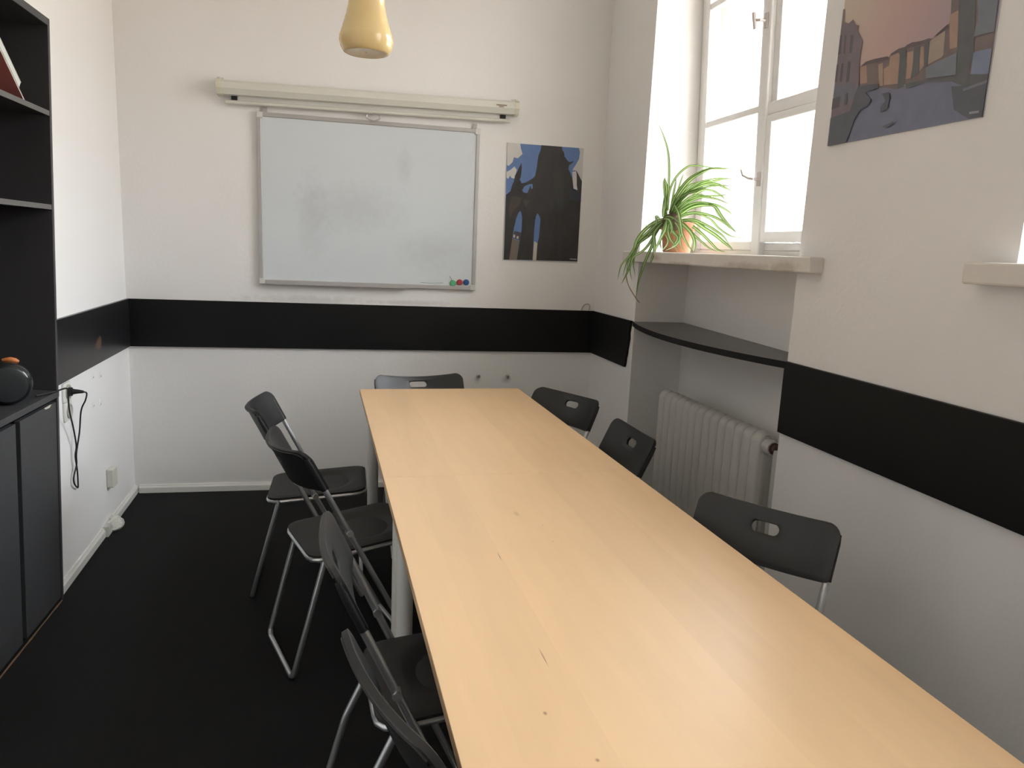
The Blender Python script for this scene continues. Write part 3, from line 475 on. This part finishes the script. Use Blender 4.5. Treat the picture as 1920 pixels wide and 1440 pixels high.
    fs = [list(f)[::-1] for f in fs]
    m = MB(); m.add(vs, fs); m.build('seat', M_SEAT, r, smooth=35)
    m = MB(); m.tube([(*seat_out(2*PI*j/56, .004), zz(seat_out(2*PI*j/56, .004)[0])-.0195) for j in range(56)], .0085, 10, closed=True); m.build('seat_frame', M_STEEL, r, smooth=40)
    return r
def dup(root, mw, label):
    c = root.copy(); COL.objects.link(c); c.matrix_world = mw; c['label'] = label
    for ch in root.children:
        d = ch.copy(); COL.objects.link(d); d.parent = c; d.matrix_parent_inverse = Matrix()
    return c
K2 = dict(w=.192, sag=.022, xt=-.236, x0=-.150, tk=1.0, lip=.010, k=.46, dip=.012)
CH = [(-.128, 3.094, -.003, 'black folding chair left of the table, the one closest to the whiteboard wall'),
      (.008, 2.553, .318, 'second black folding chair from the back along the left side of the table'),
      (.802, 3.140, 3.628, 'black folding chair right of the table, farthest from the viewer and next to the corner')]
CK = [(.197, 1.622, .078, 'third black folding chair from the back on the left side of the table'),
      (.274, 1.104, .32, 'nearest left-hand black folding chair, cut off by the bottom edge of the photo'),
      (.822, 2.558, 3.18, 'middle black folding chair on the right side of the table, before the radiator'),
      (.905, 1.552, 3.79, 'nearest black folding chair on the right side of the table, backrest largest in view')]
for lst, kw in ((CH, {}), (CK, K2)):
    x, y, a, lb = lst[0]; first = make_chair(lb, T(x, y, 0, a), **kw)
    for x, y, a, lb in lst[1:]: dup(first, T(x, y, 0, a), lb)
make_chair('black folding chair at the head of the table with its back to the whiteboard wall', T(.383, 3.462, 0, -1.39), w=.226, zs=1.015, sag=.045, xt=-.221, dip=.026)

# ------------------------------------------------------------------ bookcase (leans slightly into the room)
BM = Matrix.Translation((-1.097, 3.037, 0)) @ Matrix.Rotation(.037, 4, 'Y')
bk = thing('bookcase', 'tall black bookcase with open shelves and lower doors against the left wall', 'bookcase', BM)
D = -.335; W = -1.11
m = boxes(((D, -.018, 0), (0, 0, 2.146))); m.build('side_panel', [M_BOOKE], bk, bevel=.0015)
m = boxes(((D, W, 0), (0, W+.018, 2.146))); m.build('side_panel', M_BOOKE, bk, bevel=.0015)
m = boxes(((D, W+.018, 2.121), (0, -.018, 2.146))); m.build('top_panel', M_BOOK, bk, bevel=.0015)
m = boxes(((D, W+.018, 0), (D+.008, -.018, 2.121))); m.build('back_panel', M_BOOK, bk)
for z, t in ((1.822, .017), (1.500, .017)):
    m = boxes(((D+.008, W+.018, z), (-.002, -.018, z+t))); m.m[3] = 1; m.build('shelf', [M_BOOK, M_SHELFE], bk)
m = boxes(((D+.008, W+.018, .815), (.008, -.018, .838))); m.build('counter', M_BOOK, bk, bevel=.002)
m = boxes(((D+.008, W+.018, .0), (-.03, -.018, .05))); m.build('plinth', M_BOOK, bk)
m = boxes(((D+.008, W+.018, .05), (-.04, -.018, .066))); m.build('bottom_panel', M_BOOK, bk)
y = -.020
for k in range(3):
    d = boxes(((-.022, y-.318, .012), (-.003, y, .795))).build('door', M_BOOK, bk, bevel=.0015)
    if k == 0:
        m = MB(); m.add([(-.002, -.075, .797), (-.002, -.142, .796), (-.002, -.125, .789), (-.002, -.09, .788), (.0, -.075, .797), (.0, -.142, .796), (.0, -.125, .789), (.0, -.09, .788)], [(4, 5, 6, 7), (3, 2, 1, 0), (0, 1, 5, 4), (1, 2, 6, 5), (2, 3, 7, 6), (3, 0, 4, 7)]); c = m.build('chipped_edge', M_CHIP, d); c['label'] = 'pale chipped edge'
    y -= .318+.034
m = MB(); pts = [(.004, -.03-.05*i+.0, .003+.002*random.random()) for i in range(21)]
m.tube(pts, [.0022+.002*random.random() for _ in pts], 6); c = m.build('frayed_edge_strip', mat('frayed_edge', (.16, .095, .055), .8, noise=(40, .4)), bk); c['label'] = 'brownish frayed strip along the base'
# booklets leaning on the upper shelf
def booklet(y0, z0, L, t, mats, label, off):
    dy, dz = -.813, .582; nrm = (-.582, -.813)
    B = BM @ Matrix(((1, 0, 0, -.050), (0, dy, -nrm[0], y0+off*-nrm[0]), (0, dz, -nrm[1], z0+off*-nrm[1]), (0, 0, 0, 1)))
    r = thing('booklet', label, 'booklet', B, 'booklets on the upper shelf')
    boxes(((-.208, 0, 0), (0, L, .0012))).build('cover', mats[0], r); boxes(((-.206, .001, .0012), (-.001, L-.001, t-.0012))).build('pages', M_PAGE, r); boxes(((-.208, 0, t-.0012), (0, L, t))).build('cover', mats[1], r)
booklet(-.083, 1.8405, .30, .007, (M_RED, M_PAGE), 'red leaning booklet with pale page edges on the top left shelf', 0)
booklet(-.138, 1.8800, .27, .026, (M_GREYC, M_PAGE), 'grey booklet lying on the red one on the top left shelf', .0085)
ap = thing('small_appliance', 'round glossy black appliance with an orange tab standing on the bookcase counter', 'appliance', BM @ Matrix.Translation((-.062, -.272, .838)) @ Matrix.Rotation(-1.19, 4, 'Z'))
Q = Matrix.Translation((0, 0, .073)) @ Matrix.Rotation(PI/2, 4, 'Y')
m = MB(); m.lathe([(.045, -.045), (.062, -.040), (.071, -.018), (.073, .004), (.070, .024), (.061, .036), (.056, .038)], 40, 0, Q); m.build('body', M_GLOSSB, ap, smooth=50)
m = MB(); m.lathe([(.058, .036), (.058, .042), (.050, .044), (.018, .0455)], 40, 0, Q); m.build('face', mat('dark_face', (.030, .035, .036), .35), ap, smooth=50)
m = MB(); m.tube([(-.012, .078*math.sin(t), .073+.078*math.cos(t)) for t in (-.18, 0, .15, .32, .45)], [.004, .008, .010, .009, .005], 10); m.build('tab', M_ORANGE, ap, smooth=50)
m = MB(); m.tube([(.030, .060*math.sin(t), .073+.060*math.cos(t)) for t in (.5, .7, .9, 1.1, 1.3, 1.5)], .0035, 8); m.build('rim_trim', M_STEEL, ap, smooth=50)

# ------------------------------------------------------------------ left wall fittings
sk = thing('wall_socket', 'white double wall socket with a black plug, beside the bookcase', 'socket', ML)
m = MB(); m.box((1.005, 0, .742), (1.092, .010, .820)); m.box((1.005, 0, .662), (1.092, .010, .740)); m.build('plate', M_SOCK, sk, bevel=.004)
m = MB()
for z in (.782, .702): m.lathe([(.030, 0), (.030, .006), (.025, .006), (.022, .003)], 24, 0, Matrix.Translation((1.048, .010, z)) @ Matrix.Rotation(-PI/2, 4, 'X'))
m.build('outlet_ring', mat('outlet_grey', (.45, .43, .38), .5), sk, smooth=40)  # rings a darker tone than the plates
m = boxes(((.470, 0, .205), (.545, .032, .298))); m.box((.435, 0, .217), (.471, .012, .272))
tag(m.build('junction_box', mat('junction_plastic', (.66, .65, .58), .5), mw=ML, bevel=.006), 'small chipped white box low on the left wall above the baseboard', 'box')
cb = thing('power_cable', 'black power cable looping down the left wall from plug to counter', 'cable', ML)
m = MB(); m.tube([(1.048, .012, .782), (1.048, .026, .782)], .018, 14); m.tube([(1.048, .026, .782), (1.046, .045, .782), (1.042, .066, .780)], [.012, .009, .0055], 12); m.build('plug', M_BLACK, cb, smooth=50)
pth = [(1.042, .066, .780), (1.032, .074, .772), (1.018, .064, .74), (1.006, .042, .693), (1.003, .03, .601), (1.024, .02, .516), (1.018, .016, .466), (1.050, .012, .42), (1.048, .012, .392), (1.010, .011, .362), (.999, .011, .365), (1.006, .014, .41), (1.016, .016, .45), (1.035, .018, .507), (1.027, .022, .55), (1.079, .03, .643), (1.161, .045, .728), (1.265, .075, .815), (1.31, .085, .846), (1.38, .066, .8465), (1.45, .03, .846)]
m = MB(); m.tube(spline(pth, 5), .0032, 8); m.build('cord', M_BLACK, cb, smooth=60)
m = MB(); m.lathe([(.045, 0), (.055, .012), (.05, .03), (.03, .05), (.012, .058)], 12, 0, Matrix.Translation((.535, .022, 0)) @ Matrix.Scale(1.25, 4, (1, 0, 0)) @ Matrix.Scale(.8, 4, (0, 1, 0)))
m.box((.49, .0, 0), (.66, .026, .05))
tag(m.build('cable_cover', mat('cover_plaster', (.70, .69, .63), .6, bump=(40, 1, .02)), mw=ML, smooth=40), 'lumpy white cover on the baseboard of the left wall', 'cover')
for s, z, lb in ((.672, .781, 'filled screw hole, upper one nearer the bookcase, under the black board'), (.555, .766, 'filled screw hole, upper one nearer the corner, under the black board'), (.690, .653, 'filled screw hole, lower one nearer the bookcase, on the left wall'), (.582, .638, 'filled screw hole, lower one nearer the corner, on the left wall')):
    m = MB(); m.lathe([(.010, 0), (.008, .003), (.003, .0045)], 12, 0, Matrix.Translation((s, 0, z)) @ Matrix.Rotation(-PI/2, 4, 'X') @ Matrix.Scale(1.9, 4, (0, 1, 0))); m.box((s-.004, .003, z-.010), (s+.002, .005, z-.002), 1)
    tag(m.build('wall_plug', [M_TRIMW, mat('plug_hole', (.35, .33, .30), .8)], mw=ML, smooth=40), lb, 'wall plug', 'screw holes on the left wall')

# ------------------------------------------------------------------ back wall
YB = 4.3245
for x, lb in ((.757, 'cracked wall plug left of its pair above the table'), (.934, 'cracked wall plug right of its pair above the table')):
    m = MB(); m.tube([(x, YB, .676), (x+.002, YB-.014, .674)], .012, 12); m.tube([(x+.002, YB-.013, .674), (x+.002, YB-.016, .674)], .007, 10, 1)
    tag(m.build('wall_plug', [mat('plug_plaster', (.55, .53, .48), .8), M_INK], smooth=40), lb, 'wall plug', 'plugs in the back wall')
m = MB(); m.tube(spline([(1.375, YB-.004, 1.086), (1.385, YB-.006, 1.11), (1.405, YB-.006, 1.125), (1.425, YB-.006, 1.12), (1.428, YB-.006, 1.10), (1.424, YB-.004, 1.086)], 5), .0028, 8)
tag(m.build('cord_loop', mat('painted_cord', (.42, .40, .36), .6), smooth=60), 'short painted cord loop above the black board in the right corner', 'cord')
wb = thing('whiteboard', 'whiteboard with a grey metal frame hanging on the back wall', 'whiteboard', Matrix())
X0, X1, Z0, Z1 = -.482, .718, 1.186, 2.087; YF = YB-.022
m = boxes(((X0+.01, YF+.006, Z0+.01), (X1-.01, YB-.004, Z1-.01))); m.build('panel', M_BOARD, wb)
for nm, a, b in (('frame_rail', (X0, YF, Z1-.022), (X1, YB-.004, Z1)), ('frame_rail', (X0, YF, Z0), (X1, YB-.004, Z0+.024)), ('frame_stile', (X0, YF, Z0+.024), (X0+.022, YB-.004, Z1-.022)), ('frame_stile', (X1-.022, YF, Z0+.024), (X1, YB-.004, Z1-.022))):
    boxes((a, b)).build(nm, M_ALU, wb, bevel=.003)
M_CAP = mat('corner_plastic', (.62, .61, .57), .45)
for cx, cz in ((X0, Z0), (X0, Z1-.03), (X1-.03, Z0), (X1-.03, Z1-.03)): boxes(((cx-.001, YF-.002, cz-.001), (cx+.031, YB-.004, cz+.031))).build('corner_cap', M_CAP, wb, bevel=.003)
m = boxes(((X0+.04, YF-.020, Z0+.0), (X0+.82, YF, Z0+.006)), ((X0+.04, YF-.020, Z0+.006), (X0+.82, YF-.018, Z0+.010))); m.build('pen_tray', M_ALU, wb)
for x in (-.441, .686):
    m = boxes(((x-.012, YB-.010, Z1-.004), (x+.012, YB-.006, Z1+.028))); m.tube([(x, YB-.012, Z1+.020), (x, YB-.005, Z1+.020)], .006, 10); m.build('hanger', M_ALU, wb, smooth=40)
yy = YF+.0055
m = MB(); m.tube(spline([(.566, yy, 1.262), (.578, yy, 1.243), (.572, yy, 1.235), (.558, yy, 1.232)], 5)[:11], .0016, 6); m.build('marker_stroke', M_INK, wb)
m = MB(); m.tube([(.40, yy, 1.222), (.46, yy, 1.219), (.53, yy, 1.224)], .0010, 6)
m.build('marker_stroke', M_INK, wb)
for x, z, c, nm in ((.586, 1.224, (.10, .42, .20), 'green'), (.625, 1.230, (.40, .045, .05), 'red'), (.664, 1.231, (.02, .075, .24), 'blue')):
    m = MB(); m.lathe([(.0175, 0), (.0175, .005), (.015, .009), (.006, .0105)], 24, 0, Matrix.Translation((x, YF+.006, z)) @ Matrix.Rotation(PI/2, 4, 'X'))
    tag(m.build('magnet', mat(nm+'_plastic', c, .4), smooth=40), 'round %s magnet in the lower right corner of the whiteboard' % nm, 'magnet', 'whiteboard magnets')
# rolled-up projection screen, hanging slightly askew
ps = thing('projection_screen', 'rolled-up pale projection screen case mounted above the whiteboard', 'projection screen', Matrix.Translation((.125, YB, 2.198)) @ Matrix.Rotation(-.0125, 4, 'Y'))
HL = .785
def ext(m, x0, x1, k=1.0, mi=0):
    pr = [(-.012, .036), (-.060, .036), (-.076, .024), (-.080, -.006), (-.066, -.034), (-.020, -.036), (-.012, -.030)]
    pr = [(-.044+(a+.044)*k, b*k) for a, b in pr]; n = len(pr)
    m.add([(x0, a, b) for a, b in pr]+[(x1, a, b) for a, b in pr], [list(range(n))[::-1], [n+i for i in range(n)]]+[(i, (i+1) % n, n+(i+1) % n, n+i) for i in range(n)], mi)
m = MB(); ext(m, -HL+.012, HL-.012); m.build('case', M_SCREEN, ps)
for s in (-1, 1):
    m = MB(); ext(m, s*HL-.012, s*HL+.012, 1.06); m.build('end_cap', mat('end_cap_plastic', (.66, .63, .50), .5), ps)
    m = boxes(((s*HL-.018, -.05, .036), (s*HL+.018, 0, .040)), ((s*HL-.018, -.004, .02), (s*HL+.018, 0, .056))); m.tube([(s*HL, -.035, .040), (s*HL, -.035, .052)], .008, 10); m.build('bracket', M_SCREEN, ps)
m = boxes(((-HL+.06, -.030, -.062), (HL-.06, -.028, -.030))); m.build('screen_fabric', M_SCREENF, ps)
m = MB(); m.tube([(-HL+.025, -.029, -.066), (HL-.03, -.029, -.066)], .0105, 14); m.build('bottom_bar', M_SCREEN, ps, smooth=40)
for a, b in ((-HL+.055, -HL+.085), (HL-.088, -HL*0+HL-.055)):
    boxes(((a, -.033, -.056), (b, -.0305, -.034))).build('black_border', M_BLACK, ps)
m = MB(); m.tube(bend([(-.004, -.034, -.075), (-.038, -.034, -.082), (-.040, -.034, -.100), (-.014, -.034, -.112), (.012, -.034, -.112), (.036, -.034, -.100), (.034, -.034, -.082), (.0, -.034, -.075)], .012, 3), .0036, 8); m.build('pull_handle', M_STEEL, ps, smooth=60)
m = MB()
for k in range(9): m.box((HL-.118+.0067*k, -.0815, .0045), (HL-.118+.0067*k+.0048, -.0785, .0105))
for k in range(5): m.box((HL-.103+.0055*k, -.0813, -.003), (HL-.103+.0055*k+.004, -.0785, .0015))
m.build('maker_plate', M_BROWN, ps)

# ------------------------------------------------------------------ printed posters
PC = dict(print_sky=(.105, .19, .42), print_cloud=(.62, .60, .57), print_dark=(.0165, .0145, .016), print_brown=(.055, .042, .032), print_tan=(.06, .058, .062), print_stone=(.17, .14, .11), print_cream=(.52, .47, .40), print_shade=(.028, .026, .024), print_blue=(.022, .024, .045), print_mark=(.36, .37, .40),
 print_water=(0.19,0.2,0.28), print_rowbrown=(0.2,0.16,0.16), print_orange=(0.4,0.27,0.21), print_tanlight=(0.38,0.31,0.26), print_darkwall=(0.125,0.13,0.14), print_roof=(0.15,0.12,0.125), print_bluegrey=(0.2,0.22,0.26), print_blue2=(0.22,0.26,0.37), print_darkwater=(0.115,0.125,0.15), print_palace=(0.2,0.165,0.19), print_palaceblue=(0.17,0.17,0.215), print_window=(0.115,0.105,0.12))  # canal poster colours lightened and greyed, gloss haze put into them
PM = {k: mat(k, c, .45, noise=(26, .16)) for k, c in PC.items()}
PM['print_dark'] = mat('print_dark', (.023, .0205, .020), .5, noise=(30, .75, (1, 1, .3)))
PM['print_cloud'] = mat('print_cloud', PC['print_cloud'], .45, noise=(9, .12))
def poster(label, polys, W, H, mw, base, x0, z0):
    r = thing('poster', label, 'poster', mw, 'photo posters on the walls')
    boxes(((x0, -.004, z0), (x0+W, 0, z0+H))).build('backing', mat('poster_board', (.55, .55, .54), .6), r)
    m = MB(); mats = []; n = 0
    if base: mats.append(base); m.add([(x0, -.0044, z0), (x0+W, -.0044, z0), (x0+W, -.0044, z0+H), (x0, -.0044, z0+H)], [(0, 1, 2, 3)], 0)
    me = bmesh.new()
    for k, pl in polys:
        if k not in [q.name.split('.')[0] for q in mats]: mats.append(PM[k])
        mi = [q.name.split('.')[0] for q in mats].index(k); n += 1; yy = -.0044-.00012*n
        pl = [(min(max(u, x0), x0+W), min(max(v, z0), z0+H)) for u, v in pl]
        ar = sum(a[0]*b[1]-b[0]*a[1] for a, b in zip(pl, pl[1:]+pl[:1]))
        if ar < 0: pl = pl[::-1]
        bm = bmesh.new(); vs = [bm.verts.new((u, yy, v)) for u, v in pl]; f = bm.faces.new(vs); bm.normal_update()
        tri = bmesh.ops.triangulate(bm, faces=[f], ngon_method='EAR_CLIP'); bm.verts.index_update()
        m.add([tuple(v.co) for v in bm.verts], [[v.index for v in f.verts] for f in bm.faces], mi); bm.free()
    m.build('print', mats, r); return r
poster('tall blue poster of a dark gothic stone tower, right of the whiteboard', P1, .4568, .662, Matrix.Translation((1.105, YB, 1.70)), None, -.2290, -.334)
def skyprint():
    m = mat('print_sunset', (.4, .25, .22), .45); n = m.node_tree.nodes; l = m.node_tree.links
    c = n.new('ShaderNodeTexCoord'); s = n.new('ShaderNodeSeparateXYZ'); l.new(c.outputs['Object'], s.inputs[0])
    a = n.new('ShaderNodeMath'); a.operation = 'MULTIPLY_ADD'; a.inputs[1].default_value = 1.15; a.inputs[2].default_value = .42; l.new(s.outputs['X'], a.inputs[0])
    b = n.new('ShaderNodeMath'); b.operation = 'MULTIPLY_ADD'; b.inputs[1].default_value = -.6; l.new(s.outputs['Z'], b.inputs[0]); l.new(a.outputs[0], b.inputs[2])
    r = n.new('ShaderNodeValToRGB'); l.new(b.outputs[0], r.inputs[0]); e = r.color_ramp.elements
    e[0].position = .05; e[0].color = (.62, .52, .42, 1); e[1].position = .85; e[1].color = (.36, .29, .37, 1); k = e.new(.42); k.color = (.53, .37, .34, 1)
    l.new(r.outputs[0], n['Principled BSDF'].inputs['Base Color']); return m
P2 = [(k, [(u*1.035, (v-.1)*1.03+.1) for u, v in pl] if k != 'print_mark' else pl) for k, pl in P2]
poster('large sunset canal poster on the right wall between the two windows', P2, .594, .84, MR @ Matrix.Translation((2.385, 0, 2.2)), skyprint(), -.2935, -.3965)

# ------------------------------------------------------------------ pendant lamp
lp = thing('pendant_lamp', 'amber glass pendant lamp hanging above the table', 'lamp', T(.0445, 2.30, 1.962))
pr = [(.056, .004), (.060, .001), (.064, .003), (.0725, .017), (.0765, .034), (.0750, .047), (.0685, .064), (.0625, .083), (.0565, .105), (.0520, .128), (.0500, .150), (.0490, .185), (.0475, .23), (.042, .27), (.030, .295), (.022, .30)]
m = MB(); m.lathe([(.002, .0035), (.030, .003), (.052, .002)]+pr[1:], 56, cap=False); m.build('lamp_shade', M_AMBER, lp, smooth=60)
m = MB(); m.lathe([(.024, .298), (.024, .36), (.012, .38)], 24); m.build('cap', M_BROWN, lp, smooth=40)
m = MB(); m.tube([(0, 0, .37), (0, 0, 1.31)], .004, 8); m.build('cord', M_BLACK, lp, smooth=60)
m = MB(); m.lathe([(.05, 1.306), (.045, 1.325), (.02, 1.338)], 24); m.build('ceiling_rose', M_TRIMW, lp, smooth=40)

# ------------------------------------------------------------------ spider plant
pp = thing('potted_plant', 'spider plant in a terracotta pot on the windowsill, leaves trailing over the edge', 'plant', T(1.585, 3.488, 1.449))
m = MB(); m.lathe([(.062, 0), (.066, .004), (.080, .105), (.080, .110), (.088, .112), (.090, .145), (.084, .147), (.080, .135), (.02, .132)], 40); m.build('pot', M_POT, pp, smooth=35)
m = MB(); m.lathe([(.075, .125), (.060, .142), (.035, .150), (.008, .152)], 20, 0, Matrix.Translation((-.004, 0, 0))); m.lathe([(.02, .10), (.05, .12), (.050, .150), (.03, .180), (.008, .19)], 14, 0, Matrix.Translation((-.055, -.05, 0))); m.build('soil', M_SOIL, pp, smooth=50)
m = MB(); base = Vector((1.585, 3.488, 1.449))
for wd, pts in LV:
    P = spline(pts, 4); n = len(P); vs = []; fs = []; prev = None
    for i, p in enumerate(P):
        t = (P[min(i+1, n-1)]-P[max(i-1, 0)]).normalized()
        view = Vector((-.25, -.9, .35)); side = t.cross(view)
        if side.length < 1e-3: side = t.cross(Vector((0, 0, 1)))
        side.normalize()
        if prev is not None and side.dot(prev) < 0: side = -side
        prev = side; nm = side.cross(t)
        f = i/(n-1); ww = wd*.5*(min(1, .55+f*3))*(1-f**3)**.8+.0004
        q = p-base
        for a, dn in ((-1, .16), (-.34, 0), (.34, 0), (1, .16)): vs.append(q+side*ww*a+nm*ww*dn)
    for i in range(n-1):
        for k in range(3): fs.append((i*4+k, i*4+k+1, i*4+k+5, i*4+k+4))
    o = len(m.v); m.v += [tuple(v) for v in vs]
    for j, f in enumerate(fs): m.f.append([o+i for i in f]); m.m.append(1 if j % 3 == 1 else 0)
m.build('foliage', [M_GREEN, M_CREAM], pp, smooth=80)
m = MB(); m.tube([v-base for v in spline(TENDRIL[1], 4)], .0022, 6); m.build('dry_tendril', mat('dry_stem', (.28, .16, .09), .8), pp, smooth=60)
